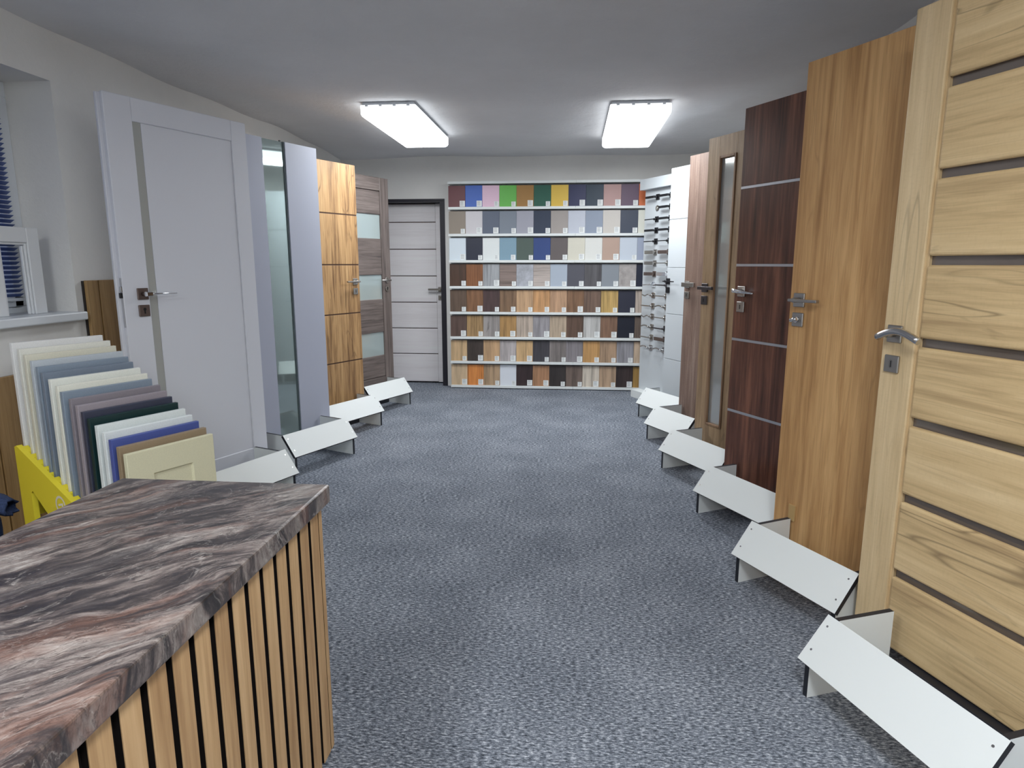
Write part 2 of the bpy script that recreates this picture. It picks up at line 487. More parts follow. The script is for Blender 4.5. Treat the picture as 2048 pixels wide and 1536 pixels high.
# ------------------------------------------------------------------ back door
d1 = bpy.data.objects.new('door_1', None); d1.location = (DX0, 7.0, 0); link(d1); struct(d1)
d1['label'] = 'pale grooved wooden door in a dark recessed frame beside the sample wall'
WD = DX1 - DX0
mb = MB()
mb.box(0.0, .045, -.148, .075, 0, DZ - .001).box(WD - .045, WD, -.148, .075, 0, DZ - .001).box(0.045, WD - .045, -.148, .075, DZ - .018, DZ - .001)
mb.box(-.005, WD + .01, -.158, -.1485, DZ - .006, DZ + .012).box(WD - .006, WD + .010, -.158, -.1485, 0, DZ - .006)
mb.build('door_frame', M['frame_dark'], d1)
lx0, lx1, lz0, lz1 = .048, WD - .047, .012, DZ - .022
MB().box(lx0, lx1, .014, .05, lz0, lz1).build('core', M['dark_groove'], d1)
MB().box(lx1 - .075, lx1, 0, .014, lz0, lz1, .002).build('stile', M['beige_door'], d1)
MB().box(lx0, lx0 + .075, 0, .014, lz0, lz1, .002).build('stile', M['beige_door'], d1)
zs = [lz0, .325, .607, .889, 1.172, 1.455, 1.738, lz1]
for a, b_ in zip(zs[:-1], zs[1:]):
    MB().box(lx0 + .077, lx1 - .077, 0.002, .014, a + .004, b_ - .004, .004).build('panel', M['beige_door'], d1)

# ------------------------------------------------------------------ hardware
def hardware(door, x, z, dirx, style, mat, mat2=None, keyz=None, key='slot', face=0.0, ros=.055):
    """rosette at (x, face, z) on the front (-y) face, lever pointing along dirx"""
    mat2 = mat2 or mat
    h = ros / 2
    mb = MB()
    if style == 'round':
        mb.disc((x, face, z), (0, -1, 0), .026, .008, 20)
    else:
        mb.box(x - h, x + h, face - .009, face, z - h, z + h, .0025)
    mb.disc((x, face - .008, z), (0, -1, 0), .0105, .03 if style != 'wide' else .02, 12)
    ro = mb.build('handle', mat, door)
    mb = MB()
    y = face - .047
    if style == 'arc':
        pts = []
        for k in range(13):
            u = k / 12.0
            pts.append((x + dirx * (-.024 + .150 * u), y + .004 * (1 - math.sin(math.pi * u)) - .004, z + .024 * math.sin(math.pi * u) - .010))
        mb.tube(pts, .0108, 14)
    elif style == 'flat':
        mb.box(min(x - dirx * .012, x + dirx * .132), max(x - dirx * .012, x + dirx * .132), y - .010, y + .008, z - .0055, z + .0065, .003, 2)
    elif style == 'wing':
        pts = [(x + dirx * (-.02 + .15 * u), y + .004 * math.sin(u * 3), z + .004 - .010 * u) for u in [k / 10 for k in range(11)]]
        mb.tube(pts, [.012 - .006 * abs(2 * k / 10 - .9) for k in range(11)], 10, ry=[.010 - .0055 * k / 10 for k in range(11)])
    elif style == 'wide':
        mb.box(min(x - dirx * .02, x + dirx * .12), max(x - dirx * .02, x + dirx * .12), face - .045, face - .028, z - .016, z + .016, .002)
    elif style == 'square':
        mb.box(min(x - dirx * .012, x + dirx * .125), max(x - dirx * .012, x + dirx * .125), y - .009, y + .009, z - .010, z + .010, .0015)
    elif style == 'slim':
        mb.box(min(x - dirx * .012, x + dirx * .13), max(x - dirx * .012, x + dirx * .13), y - .006, y + .006, z - .0045, z + .0045, .001)
    elif style == 'curved':
        pts = []
        for k in range(11):
            u = k / 10.0
            pts.append((x + dirx * .13 * u, y + .004 * u, z + .010 * math.sin(2.2 * math.pi * u) * (1 - .3 * u)))
        mb.tube(pts, .006, 10, ry=.0055)
    elif style == 'bow':
        pts = [(x + dirx * .13 * u, y + .01 * u, z + .012 * math.sin(math.pi * u)) for u in [k / 10 for k in range(11)]]
        mb.tube(pts, .0065, 10)
    elif style == 'necked':
        mb.box(min(x - dirx * .013, x + dirx * .022), max(x - dirx * .013, x + dirx * .022), y - .008, y + .012, z - .011, z + .011, .003)
        mb.tube([(x + dirx * .018, y, z), (x + dirx * .035, y - .002, z), (x + dirx * .045, y - .002, z), (x + dirx * .15, y - .002, z)], [.007, .0045, .006, .005], 10, ry=[.007, .0045, .005, .0045])
    elif style == 'round':
        mb.tube([(x - dirx * .004, y, z), (x + dirx * .06, y - .002, z), (x + dirx * .115, y + .012, z)], .0085, 12)
    mb.build('lever', mat2, ro)
    if keyz:
        mb = MB()
        if style == 'round':
            mb.disc((x, face, keyz), (0, -1, 0), .026, .008, 20)
        else:
            mb.box(x - h, x + h, face - .009, face, keyz - h, keyz + h, .0025)
        es = mb.build('escutcheon', mat, door)
        if key == 'slot':
            mb = MB(); mb.box(x - .005, x + .005, face - .0098, face - .006, keyz - .013, keyz + .013, .0035)
            mb.build('keyhole', M['void'], es)
        elif key == 'cyl':
            mb = MB(); mb.disc((x, face - .006, keyz + .007), (0, -1, 0), .0075, .0042, 12); mb.box(x - .004, x + .004, face - .0098, face - .006, keyz - .015, keyz + .004, .001)
            mb.build('keyhole', M['void'], es)
        elif key == 'turn':
            mb = MB(); mb.disc((x, face - .008, keyz), (0, -1, 0), .011, .010, 14); mb.tube([(x - .018, face - .026, keyz - .004), (x + .014, face - .026, keyz + .005)], .006, 10, ry=.008)
            mb.build('thumb_turn', M['chrome'], es)
hardware(d1, lx1 - .035, 1.03, -1, 'square', M['nickel'], M['nickel'], .94, 'slot', 0.0, .05)

# ------------------------------------------------------------------ display doors
HT = 2.068
def place(side, far, ang, wd):
    """location of the front-left bottom corner (seen from the front) and rotation"""
    a = math.radians(ang)
    if side == 'R':
        return (far[0], far[1]), -math.pi / 2 + a
    return (far[0] - math.sin(a) * wd, far[1] - math.cos(a) * wd), math.pi / 2 - a

DOORS = {}
def door(name, label, side, far, ang, wd, z0=.083, z1=HT):
    (x, y), rz = place(side, far, ang, wd)
    o = thing(name, label, 'door', (x, y, z0), rz, 'sample doors standing along the side walls')
    DOORS[label] = (side, far, ang, wd, z0)
    return o, z1 - z0
def slab(o, wd, hh, mat, lipx='both', rim=None):
    """rear leaf of a rebated door"""
    MB().box(-.013, wd + .013, .026, .040, -.0, hh - .004, .001).build('rebate', mat, o)

# right side, nearest first -------------------------------------------------
def louvre_door():
    wd = .86
    o, hh = door('sample_door', 'light oak door of eight wide horizontal boards with dark glass gaps, nearest on the right', 'R', (.99, 2.165), 21, wd, .074, 2.032)
    slab(o, wd, hh, M['oak_light_z'])
    MB().box(0, .118, 0, .026, 0, hh, .004, 2).build('stile', M['oak_light_z'], o)
    MB().box(wd - .118, wd, 0, .026, 0, hh, .004, 2).build('stile', M['oak_light_z'], o)
    z0 = .074
    tops = [None, 1.800, 1.562, 1.320, 1.074, .829, .582, .318]
    ed = []
    zc = [hh] + [(z + .0) - z0 for z in (1.803, 1.556, 1.312, 1.070, .826, .582, .330)] + [.0]
    for i in range(8):
        top = hh if i == 0 else zc[i] - .015
        bot = 0 if i == 7 else zc[i + 1] + .011
        MB().box(.128, wd - .128, 0, .020, bot, top, .009, 3).build('board', M['oak_light_x'], o)
    for i in range(1, 8):
        MB().box(.118, wd - .118, .021, .0255, zc[i] - .025, zc[i] + .02).build('glass_strip', M['smoked'], o)
    mb = MB().box(.118, .128, .010, .020, 0, hh).box(wd - .128, wd - .118, .010, .020, 0, hh)
    mb.build('groove_bead', M['oak_light_z'], o)
    hardware(o, .048, 1.086 - z0, 1, 'arc', M['gunmetal'] if 0 else M['nickel'], M['steel'], .992 - z0, 'slot', 0, .054)
louvre_door()

def plain_oak():
    wd = .86
    o, hh = door('sample_door', 'tall plain golden oak veneer door with a thumb turn lock', 'R', (.899, 2.799), 28, wd)
    slab(o, wd, hh, M['oak_plain'])
    MB().box(0, wd, 0, .026, 0, hh, .0015).build('leaf', M['oak_plain'], o)
    hardware(o, .051, 1.156 - .083, 1, 'flat', M['nickel'], M['nickel'], 1.077 - .083, 'turn', 0, .056)
    MB().box(.083, .118, -.006, -.0002, .145, .215, .001).build('felt_pad', plain('tan_felt', rgb(176, 144, 92), .9), o)
plain_oak()

ZG = [1.683, 1.294, .907, .521]
def walnut_door():
    wd = .86
    o, hh = door('sample_door', 'dark walnut door with four horizontal aluminium strips', 'R', (.855, 3.557), 28, wd)
    slab(o, wd, hh, M['walnut'])
    e = [hh] + [z - .083 for z in ZG] + [0]
    for a, b_ in zip(e[:-1], e[1:]):
        MB().box(0, wd, 0, .026, b_ + (.007 if b_ else 0), a - (.007 if a < hh else 0), .001).build('panel', M['walnut'], o)
    for z in e[1:-1]:
        MB().box(0.0005, wd - .0005, -.0004, .025, z - .0065, z + .0065, .0005).build('metal_strip', M['alu'], o)
    hardware(o, .055, 1.16 - .083, 1, 'wing', M['nickel'], M['chrome'], 1.08 - .083, 'slot', 0, .054)
walnut_door()

def slot_glass_door():
    wd = .86
    o, hh = door('sample_door', 'brown oak door with one tall narrow frosted glass panel', 'R', (.84, 4.369), 27.5, wd)
    gx0, gx1, gz0, gz1 = .105, .262, .262 - .083, 1.95 - .083
    mb = MB()
    mb.box(-.013, gx0 + .01, .026, .040, 0, hh - .004).box(gx1 - .01, wd + .013, .026, .040, 0, hh - .004)
    mb.box(gx0 + .01, gx1 - .01, .026, .040, 0, gz0 + .01).box(gx0 + .01, gx1 - .01, .026, .040, gz1 - .01, hh - .004)
    mb.build('rebate', M['oak_glass_door'], o)
    MB().box(0, gx0, 0, .026, 0, hh, .001).build('stile', M['oak_glass_door'], o)
    MB().box(gx1, wd, 0, .026, 0, hh, .001).build('leaf', M['oak_glass_door'], o)
    MB().box(gx0, gx1, 0, .026, 0, gz0, .001).build('rail', M['oak_glass_door'], o)
    MB().box(gx0, gx1, 0, .026, gz1, hh, .001).build('rail', M['oak_glass_door'], o)
    mb = MB(); b0 = .016
    mb.box(gx0, gx0 + b0, -.008, .012, gz0, gz1, .003).box(gx1 - b0, gx1, -.008, .012, gz0, gz1, .003)
    mb.box(gx0 + b0, gx1 - b0, -.008, .012, gz0, gz0 + b0, .003).box(gx0 + b0, gx1 - b0, -.008, .012, gz1 - b0, gz1, .003)
    mb.build('glazing_bead', wood('bead_oak', rgb(104, 78, 56), rgb(140, 108, 80), rgb(162, 130, 98)), o)
    MB().box(gx0 + .004, gx1 - .004, .014, .020, gz0 + .004, gz1 - .004).build('pane', M['frost'], o)
    hardware(o, .035, 1.149 - .083, 1, 'square', M['gunmetal'], M['gunmetal'], 1.07 - .083, 'slot', 0, .056)
slot_glass_door()

def limba_door():
    wd = .86
    o, hh = door('sample_door', 'reddish brown vertically grained plain door with a broad flat lever', 'R', (.837, 5.022), 28, wd)
    slab(o, wd, hh, M['limba'])
    MB().box(0, wd, 0, .026, 0, hh, .0015).build('leaf', M['limba'], o)
    hardware(o, .04, 1.15 - .083, 1, 'wide', M['nickel'], M['nickel'], 1.072 - .083, 'slot', 0, .05)
limba_door()

def white_groove_door():
    wd = .86
    o, hh = door('sample_door', 'bright white door with horizontal grooves and a black lever', 'R', (.795, 5.647), 28, wd)
    slab(o, wd, hh, M['door_white'])
    e = [hh, 1.66 - .083, 1.27 - .083, .886 - .083, .504 - .083, 0]
    for a, b_ in zip(e[:-1], e[1:]):
        MB().box(0, wd, 0, .026, b_ + (.0015 if b_ else 0), a - (.0015 if a < hh else 0), .0025).build('panel', M['door_white'], o)
    hardware(o, .022, 1.157 - .083, 1, 'slim', M['black'], M['black'], 1.084 - .083, None, 0, .05)
white_groove_door()

# left side, nearest first --------------------------------------------------
def shaker_door():
    wd = .796
    o, hh = door('sample_door', 'white framed door with a narrow glass strip beside the handle, nearest on the left', 'L', (-1.827, 3.667), 21.4, wd)
    m = M['white_lacquer']
    MB().box(-.016, wd + .013, .022, .040, 0, hh - .004, .004, 2).build('rebate', m, o)
    MB().box(0.0, .132, 0, .022, 0, hh, .003).build('stile', m, o)
    MB().box(wd - .100, wd, 0, .022, 0, hh, .003).build('stile', m, o)
    MB().box(.132, wd - .1, 0, .022, hh - .108, hh, .003).build('rail', m, o)
    MB().box(.132, wd - .1, 0, .022, 0, .145, .003).build('rail', m, o)
    MB().box(.132, .176, .0085, .016, .145, hh - .108).build('glass_strip', M['strip_glass'], o)
    MB().box(.178, wd - .1, .007, .016, .145, hh - .108, .002).build('panel', m, o)
    hardware(o, .094, 1.157 - .083, 1, 'necked', M['bronze'], M['chrome'], 1.076 - .083, 'cyl', 0, .056)
    lk = MB().box(-.0012, -.0002, .003, .019, 1.0 - .083, 1.235 - .083, .0004).build('lock_plate', M['steel'], o)
    MB().box(-.011, -.001, .005, .017, 1.14 - .083, 1.165 - .083, .001).build('latch', M['black'], lk)
    MB().box(-.006, -.001, .004, .018, 1.168 - .083, 1.195 - .083, .001).build('latch', M['steel'], lk)
shaker_door()

def glass_strip_door():
    wd = .86
    o, hh = door('sample_door', 'light grey door split by a full height green tinted glass strip', 'L', (-1.741, 4.474), 22.3, wd)
    m = M['grey_lacquer']
    a, b_ = wd - .462, wd - .278
    MB().box(0, a, 0, .026, 0, hh, .0015).build('leaf', m, o)
    MB().box(b_, wd, 0, .026, 0, hh, .0015).build('leaf', m, o)
    mb = MB().box(-.013, a - .012, .026, .040, 0, hh - .004, .001).box(b_ + .012, wd + .013, .026, .040, 0, hh - .004, .001)
    mb.build('rebate', m, o)
    MB().box(a - .0005, b_ - .0105, .012, .018, .0, hh - .002).build('glass_strip', M['greenglass'], o)
    MB().box(b_ - .010, b_ - .0005, .006, .0265, 0, hh, .0).build('glass_channel', plain('grey_green_gasket', rgb(78, 90, 94), .5), o)
    MB().box(b_ - .016, b_ - .006, .027, .037, hh, hh + .010).build('channel_cap', M['black'], o)
    hardware(o, .09, 1.157 - .083, 1, 'flat', M['nickel'], M['chrome'], 1.077 - .083, 'slot', 0, .05)
glass_strip_door()

def honey_door():
    wd = .86
    o, hh = door('sample_door', 'honey oak streaked door with four dark horizontal grooves', 'L', (-1.735, 5.25), 25.5, wd)
    MB().box(-.013, wd + .013, .026, .040, 0, hh - .004, .001).build('rebate', M['honey'], o)
    e = [hh] + [z - .083 for z in ZG] + [0]
    for a, b_ in zip(e[:-1], e[1:]):
        MB().box(0, wd, 0, .026, b_ + (.005 if b_ else 0), a - (.005 if a < hh else 0), .001).build('panel', M['honey'], o)
    for z in e[1:-1]:
        MB().box(0.002, wd - .002, .003, .0255, z - .005, z + .005).build('groove_strip', M['dark_groove'], o)
    hardware(o, wd - .052, 1.16 - .083, -1, 'flat', M['nickel'], M['nickel'], 1.082 - .083, 'slot', 0, .05)
honey_door()

def brown_glass_door():
    wd = .86
    o, hh = door('sample_door', 'grey brown oak door with three frosted glass panes', 'L', (-1.707, 6.089), 23.5, wd)
    z0 = .083
    MB().box(0, .12, 0, .04, 0, hh, .002).build('stile', M['greybrown_z'], o)
    MB().box(wd - .116, wd, 0, .04, 0, hh, .002).build('stile', M['greybrown_z'], o)
    MB().box(-.0, wd + .013, .04, .0415, 0, hh - .004).build('back_sheet', M['greybrown_z'], o)
    segs = [(hh + z0, 1.952, 'r'), (1.948, 1.742, 'p'), (1.742, 1.527, 'g'), (1.527, 1.202, 'p'), (1.202, .979, 'g'), (.979, .674, 'p'), (.674, .456, 'g'), (.456, .252, 'p'), (.248, z0, 'r')]
    for t_, b_, k in segs:
        a0, a1 = .121, wd - .117
        if k == 'g':
            MB().box(a0 - .008, a1 + .008, .016, .022, b_ - z0 - .008, t_ - z0 + .008).build('pane', M['milk'], o)
        else:
            MB().box(a0, a1, .0 if k == 'r' else .006, .034, b_ - z0, t_ - z0, .003).build('rail' if k == 'r' else 'panel', M['greybrown_x'], o)
    hardware(o, wd - .06, 1.152 - z0, -1, 'round', M['nickel'], M['nickel'], 1.072 - z0, 'cyl', 0, .05)
brown_glass_door()

# ------------------------------------------------------------------ door stands
def stand(label, side, P, ang, yd, base_h, W):
    a = math.radians(ang)
    if side == 'R':
        loc, rz = (P[0], P[1], 0), -math.pi / 2 + a
    else:
        loc, rz = (P[0] - math.sin(a) * W, P[1] - math.cos(a) * W, 0), math.pi / 2 - a
    o = thing('door_stand', label, 'stand', loc, rz, 'white door stands along the side walls')
    D = min(max(yd - .012, .2), .30)
    prof = [(0, 0), (0, .1165), (.0955, .2395), (D, .2395), (D, 0)]
    MB().prism(prof, 'x', 0, .018, 0, 1).build('side_plate', [M['white_board'], M['edge_black']], o)
    MB().prism(prof, 'x', W - .018, W, 0, 1).build('side_plate', [M['white_board'], M['edge_black']], o)
    ny, nz = -.79, .614
    y0, z0, y1, z1 = -.02, .120, .08, .248
    t_ = .018
    bd = [(y0, z0), (y1, z1), (y1 - ny * t_, z1 - nz * t_), (y0 - ny * t_, z0 - nz * t_)]
    b = bmesh.new()
    A = [b.verts.new((-.012, p[0], p[1])) for p in bd]; B = [b.verts.new((W + .012, p[0], p[1])) for p in bd]
    fs = [b.faces.new(A), b.faces.new(B[::-1])]
    for f in fs: f.material_index = 1
    for i in range(4):
        f = b.faces.new((A[i], B[i], B[(i + 1) % 4], A[(i + 1) % 4])); f.material_index = 0 if i in (0, 2) else 1
    mb = MB(); mb._merge(b, None)
    board = mb.build('sloped_board', [M['white_board'], M['edge_black']], o)
    sc = None
    for x in (.010, W - .010):
        for u in (.28, .80):
            p = (x, y0 + (y1 - y0) * u, z0 + (z1 - z0) * u)
            if sc is None:
                mb = MB(); mb.tube([(0, ny * -.001, nz * -.001), (0, ny * .0012, nz * .0012)], .0035, 10)
                sc = mb.build('screw', M['steel'], board)
                sc.location = p
            else:
                c2 = sc.copy(); link(c2, board); c2.location = p
    MB().box(.02, W - .02, yd - .03, yd + .05, 0, base_h - .001, .002).build('base_block', M['edge_black'], o)
    return o
ST = [
 ('white door stand with sloped board in front of the light oak boarded door', 'R', (.726, 1.866), 21, (.99, 2.165), .074),
 ('white door stand with sloped board in front of the plain golden oak door', 'R', (.697, 2.593), 28, (.899, 2.799), .083),
 ('white door stand with sloped board in front of the dark walnut door', 'R', (.677, 3.357), 28, (.855, 3.557), .083),
 ('white door stand with sloped board in front of the narrow glass oak door', 'R', (.594, 4.122), 27.5, (.84, 4.369), .083),
 ('white door stand with sloped board in front of the reddish brown door', 'R', (.578, 4.839), 28, (.837, 5.022), .083),
 ('white door stand with sloped board in front of the white grooved door', 'R', (.587, 5.571), 28, (.795, 5.647), .083),
 ('white door stand with sloped board in front of the white framed door', 'L', (-1.566, 3.45), 21.4, (-1.827, 3.667), .083),
 ('white door stand with sloped board in front of the grey glass strip door', 'L', (-1.488, 4.249), 23.8, (-1.741, 4.474), .083),
 ('white door stand with sloped board in front of the honey oak door', 'L', (-1.534, 5.068), 24.2, (-1.735, 5.25), .083),
 ('white door stand with sloped board in front of the grey brown glazed door', 'L', (-1.498, 5.888), 23.5, (-1.707, 6.089), .083),
]
for i, (lab, side, P, ang, far, bh) in enumerate(ST):
    a = math.radians(ang)
    n = (-math.cos(a), -math.sin(a)) if side == 'R' else (math.cos(a), -math.sin(a))
    yd = (P[0] - far[0]) * n[0] + (P[1] - far[1]) * n[1]
    stand(lab, side, P, ang, yd, bh, {1: .489, 4: .44}.get(i, .535))

# ------------------------------------------------------------------ sample wall
RX0, RY = -1.268, 6.715
rack = thing('sample_rack', 'white wall rack of eight ledges holding colour and wood samples', 'rack', (RX0, YB, 0))
NC, CW = 12, .1735
RW = NC * CW + .01
MB().box(0, RW, -.012, -.001, .0, 2.12, .001).build('back_board', M['white_frame'], rack)
RZ = [2.105, 1.855, 1.590, 1.326, 1.062, .798, .539, .280, .022]
for i, z in enumerate(RZ):
    for (a, b_) in ((0, 1.29), (1.2915, RW)):
        mb = MB()
        mb.box(a, b_, -.118, -.0125, z - .011, z + (.004 if i else .011), .001)
        mb.box(a, b_, -.135, -.118, z - .013, z + .013, .0015)
        mb.build('ledge', M['white_board'], rack)

t = NT('printed_price_card')
tc = t.n('ShaderNodeTexCoord'); sx = t.n('ShaderNodeSeparateXYZ'); t.l(tc.outputs['Object'], sx.inputs[0])
ww = t.noise(t.coords((1, 1, .02)), 900.0, 1.0)
rows = t.math('LESS_THAN', t.math('FRACT', t.math('MULTIPLY', sx.outputs[2], 95.0)), 0.45)
word = t.math('GREATER_THAN', ww, 0.45)
inx = t.math('MULTIPLY', t.math('GREATER_THAN', sx.outputs[0], .006), t.math('LESS_THAN', sx.outputs[0], .032))
inz = t.math('MULTIPLY', t.math('GREATER_THAN', sx.outputs[2], .008), t.math('LESS_THAN', sx.outputs[2], .046))
fc = t.math('MULTIPLY', t.math('MULTIPLY', rows, word), t.math('MULTIPLY', inx, inz))
t.l(t.mix(t.math('MULTIPLY', fc, .7), rgb(214, 218, 228), rgb(60, 66, 80)), t.p.inputs['Base Color'])
t.set(Roughness=0.6)
M['card'] = t.m
card_me = None

ROWS = [
 [('maroon red', 98, 48, 54), ('bright blue', 52, 92, 176), ('pale pink', 212, 178, 198), ('grass green', 92, 170, 70), ('ochre brown', 150, 110, 55), ('bottle green', 32, 84, 68), ('mustard yellow', 205, 170, 60), ('navy blue', 38, 42, 78), ('petrol blue', 24, 44, 62), ('dusty rose', 168, 132, 128), ('plum purple', 88, 66, 88), ('orange', 196, 98, 44)],
 [('taupe', 132, 120, 108), ('very light grey', 190, 186, 190), ('slate grey', 82, 90, 108), ('mid grey', 112, 120, 132), ('lavender grey', 148, 148, 160), ('dark blue grey', 42, 52, 72), ('warm grey', 148, 140, 136), ('pale silver grey', 176, 180, 192), ('blue grey', 128, 138, 156), ('beige grey', 186, 180, 174), ('anthracite stone', 48, 56, 74), ('pale ivory', 200, 200, 190)],
 [('cool white', 198, 208, 222), ('blue black', 32, 36, 54), ('neutral white', 208, 212, 212), ('steel blue', 116, 146, 164), ('grey green', 72, 86, 80), ('royal blue', 42, 64, 118), ('brown grey', 92, 84, 84), ('cream', 196, 192, 178), ('warm white', 204, 204, 200), ('tan', 168, 142, 128), ('icy grey', 180, 188, 200), ('bluish grey', 140, 148, 168)],
 [('dark brown wood', 74, 52, 40, 'w'), ('reddish brown wood', 124, 78, 46, 'w'), ('pale grey oak', 148, 150, 154, 'w'), ('grey brown cross grained', 122, 106, 100, 'x'), ('light concrete', 158, 160, 168, 'c'), ('pale beige cross grained', 170, 158, 152, 'x'), ('light steel grey', 156, 166, 180), ('dark slate grey', 76, 76, 86), ('dark smoked oak', 78, 76, 80, 'w'), ('plain stone grey', 124, 130, 138), ('beige concrete', 154, 148, 146, 'c'), ('ink navy', 22, 28, 48)],
 [('dark oak', 94, 76, 64, 'w'), ('knotty brown oak', 128, 90, 62, 'k'), ('dark mahogany', 74, 56, 56, 'w'), ('mid walnut', 116, 90, 68, 'w'), ('pale striped oak', 176, 142, 108, 'w'), ('golden cracked oak', 182, 136, 90, 'w'), ('light peach oak', 172, 136, 106, 'w'), ('chestnut brown wood', 122, 90, 66, 'w'), ('muted brown wood', 106, 84, 72, 'w'), ('yellow pine', 180, 148, 88, 'w'), ('plain midnight blue', 38, 40, 56), ('pale greige wood', 164, 150, 140, 'w')],
 [('brown cherry wood', 92, 72, 66, 'w'), ('knotty honey oak', 162, 130, 88, 'k'), ('knotty grey oak', 136, 130, 128, 'k'), ('golden oak with crack', 164, 126, 76, 'w'), ('whitened oak', 176, 160, 146, 'w'), ('lilac grey oak', 142, 138, 142, 'w'), ('sand oak', 164, 146, 126, 'w'), ('dark striped walnut', 92, 70, 58, 'w'), ('white grey wood', 176, 174, 172, 'w'), ('russet brown wood', 122, 92, 74, 'w'), ('plain black', 18, 22, 38), ('dusky brown wood', 96, 82, 74, 'w')],
 [('light oak', 182, 152, 114, 'w'), ('dark wenge', 66, 56, 52, 'w'), ('warm oak', 174, 140, 104, 'w'), ('ash white wood', 172, 164, 164, 'w'), ('blond oak', 190, 156, 112, 'w'), ('charcoal oak', 60, 58, 64, 'w'), ('taupe grey oak', 122, 114, 112, 'w'), ('cool grey oak', 124, 118, 122, 'w'), ('knotty golden oak', 182, 138, 84, 'k'), ('sandy brown oak', 162, 134, 108, 'w'), ('silver grey oak', 138, 136, 142, 'w'), ('pale tan wood', 178, 156, 134, 'w')],
 [('light natural oak', 190, 164, 132, 'w'), ('vivid orange alder', 204, 126, 58, 'w'), ('mid natural oak', 168, 140, 110, 'w'), ('plain white', 204, 208, 216), ('dark wine wenge', 52, 38, 40, 'w'), ('striped red oak', 160, 118, 86, 'w'), ('black brown wenge', 48, 42, 42, 'w'), ('dull brown oak', 110, 94, 86, 'w'), ('cream white wood', 196, 184, 170, 'w'), ('soft tan oak', 172, 144, 118, 'w'), ('dark coffee wood', 54, 42, 42, 'w'), ('amber wood', 162, 126, 66, 'w')],
]
RN = ['top row', 'second row', 'third row', 'fourth row', 'fifth row', 'sixth row', 'seventh row', 'bottom row']
for r_, row in enumerate(ROWS):
    zb = RZ[r_ + 1] + .0045
    zt = RZ[r_] - .0135
    for c_, sp in enumerate(row):
        nm, cr, cg, cb = sp[:4]
        kind = sp[4] if len(sp) > 4 else 'p'
        mid = rgb(cr, cg, cb)
        mn = 'sample_' + nm.replace(' ', '_')
        if kind == 'p':
            mt = plain(mn, mid, .5, grain=.05)
        elif kind == 'c':
            tt = NT(mn); f = tt.noise(tt.coords((1, 1, 1), 6.0), 14.0, 5.0, .65)
            tt.l(tt.ramp(f, [(0.3, tuple(x * .72 for x in mid[:3]) + (1,)), (0.7, tuple(min(.85, x * 1.2) for x in mid[:3]) + (1,))]), tt.p.inputs['Base Color']); mt = tt.m
        else:
            mt = wood(mn, tuple(x * .55 for x in mid[:3]) + (1,), mid, tuple(min(.86, x * 1.3) for x in mid[:3]) + (1,),
                      axis='x' if kind == 'x' else 'z', ring=.5, rings=7, width=6, vary=7, knots=.9 if kind == 'k' else 0, pores=.15)
        wd = CW - .0012
        x0 = RX0 + .003 + c_ * CW
        hj = random.uniform(-.004, 0)
        MBo = MB().box(0, wd, 0, .010, 0, zt - zb - .012 + hj, .0008)
        o = MBo.build('material_sample', mt)
        o.location = (x0, YB - .114, zb)
        o.rotation_euler = (math.radians(-2.0), 0, 0)
        o.location = (x0, YB - .1175 + .004, zb + .0004)
        tag(o, '%s material sample in the %s of the wall rack' % (nm, RN[r_]), 'sample', 'colour and wood samples on the wall rack')
        big = (kind != 'p') if r_ > 2 else random.random() < .45
        if c_ < 11:
            if card_me is None:
                cc = MB().box(0, .046, -.0016, -.0002, 0, .050).build('price_card', M['card'], o)
                card_me = cc.data
            else:
                cc = bpy.data.objects.new('price_card', card_me); link(cc, o)
            s_ = random.choice((.92, 1.0, 1.16))
            cc.scale = (s_, 1, s_)
            cc.location = (wd - .047 * s_ - random.uniform(.002, .008), -.0002, .012)

# ------------------------------------------------------------------ handle board
HA = math.radians(28)
hb_loc = Vector((.598, 6.436, 0)) + Vector((math.cos(HA), math.sin(HA), 0)) * .1
hb = thing('handle_board', 'tall white display board with rows of door handles beside the sample rack', 'display board', hb_loc, -math.pi / 2 + HA)
BW = .56
MB().box(-.012, BW, 0, .018, .06, 2.055, .001).build('board', M['door_white'], hb)
MB().box(-.035, BW, -.05, .02, 1.985, 2.082, .002).build('header', M['door_white'], hb)
MB().box(-.0, BW, -.1, .018, 0, .075, .002).build('plinth', M['white_board'], hb)
RNH = ['first', 'second', 'third', 'fourth', 'fifth', 'sixth', 'seventh', 'eighth', 'ninth', 'tenth', 'eleventh', 'twelfth', 'thirteenth', 'fourteenth', 'lowest']
STY = [('square', 'black'), (None, 'nickel'), ('slim', 'black'), ('square', 'black'), ('slim', 'black'), ('wide', 'nickel'), ('wide', 'nickel'), ('wide', 'bronze'), ('wing', 'chrome'), ('curved', 'nickel'), ('flat', 'nickel'), ('curved', 'nickel'), ('bow', 'nickel'), ('slim', 'nickel'), ('bow', 'steel')]
STB = [('square', 'black'), ('square', 'black'), ('square', 'black'), ('square', 'black'), ('slim', 'black'), ('wide', 'bronze'), ('slim', 'nickel'), ('wide', 'chrome'), ('flat', 'gunmetal'), ('slim', 'nickel'), ('bow', 'nickel'), ('slim', 'nickel'), ('flat', 'gunmetal'), ('wide', 'bronze'), ('bow', 'steel')]
CN = {'black': 'black', 'nickel': 'nickel', 'bronze': 'bronze grey', 'chrome': 'shiny chrome', 'gunmetal': 'dark grey', 'steel': 'satin steel'}
SN = {'square': 'straight', 'slim': 'thin', 'wide': 'broad flat', 'wing': 'tapering', 'curved': 'wavy', 'flat': 'flat', 'bow': 'bowed'}
Rz = Matrix.Rotation(-math.pi / 2 + HA, 4, 'Z')
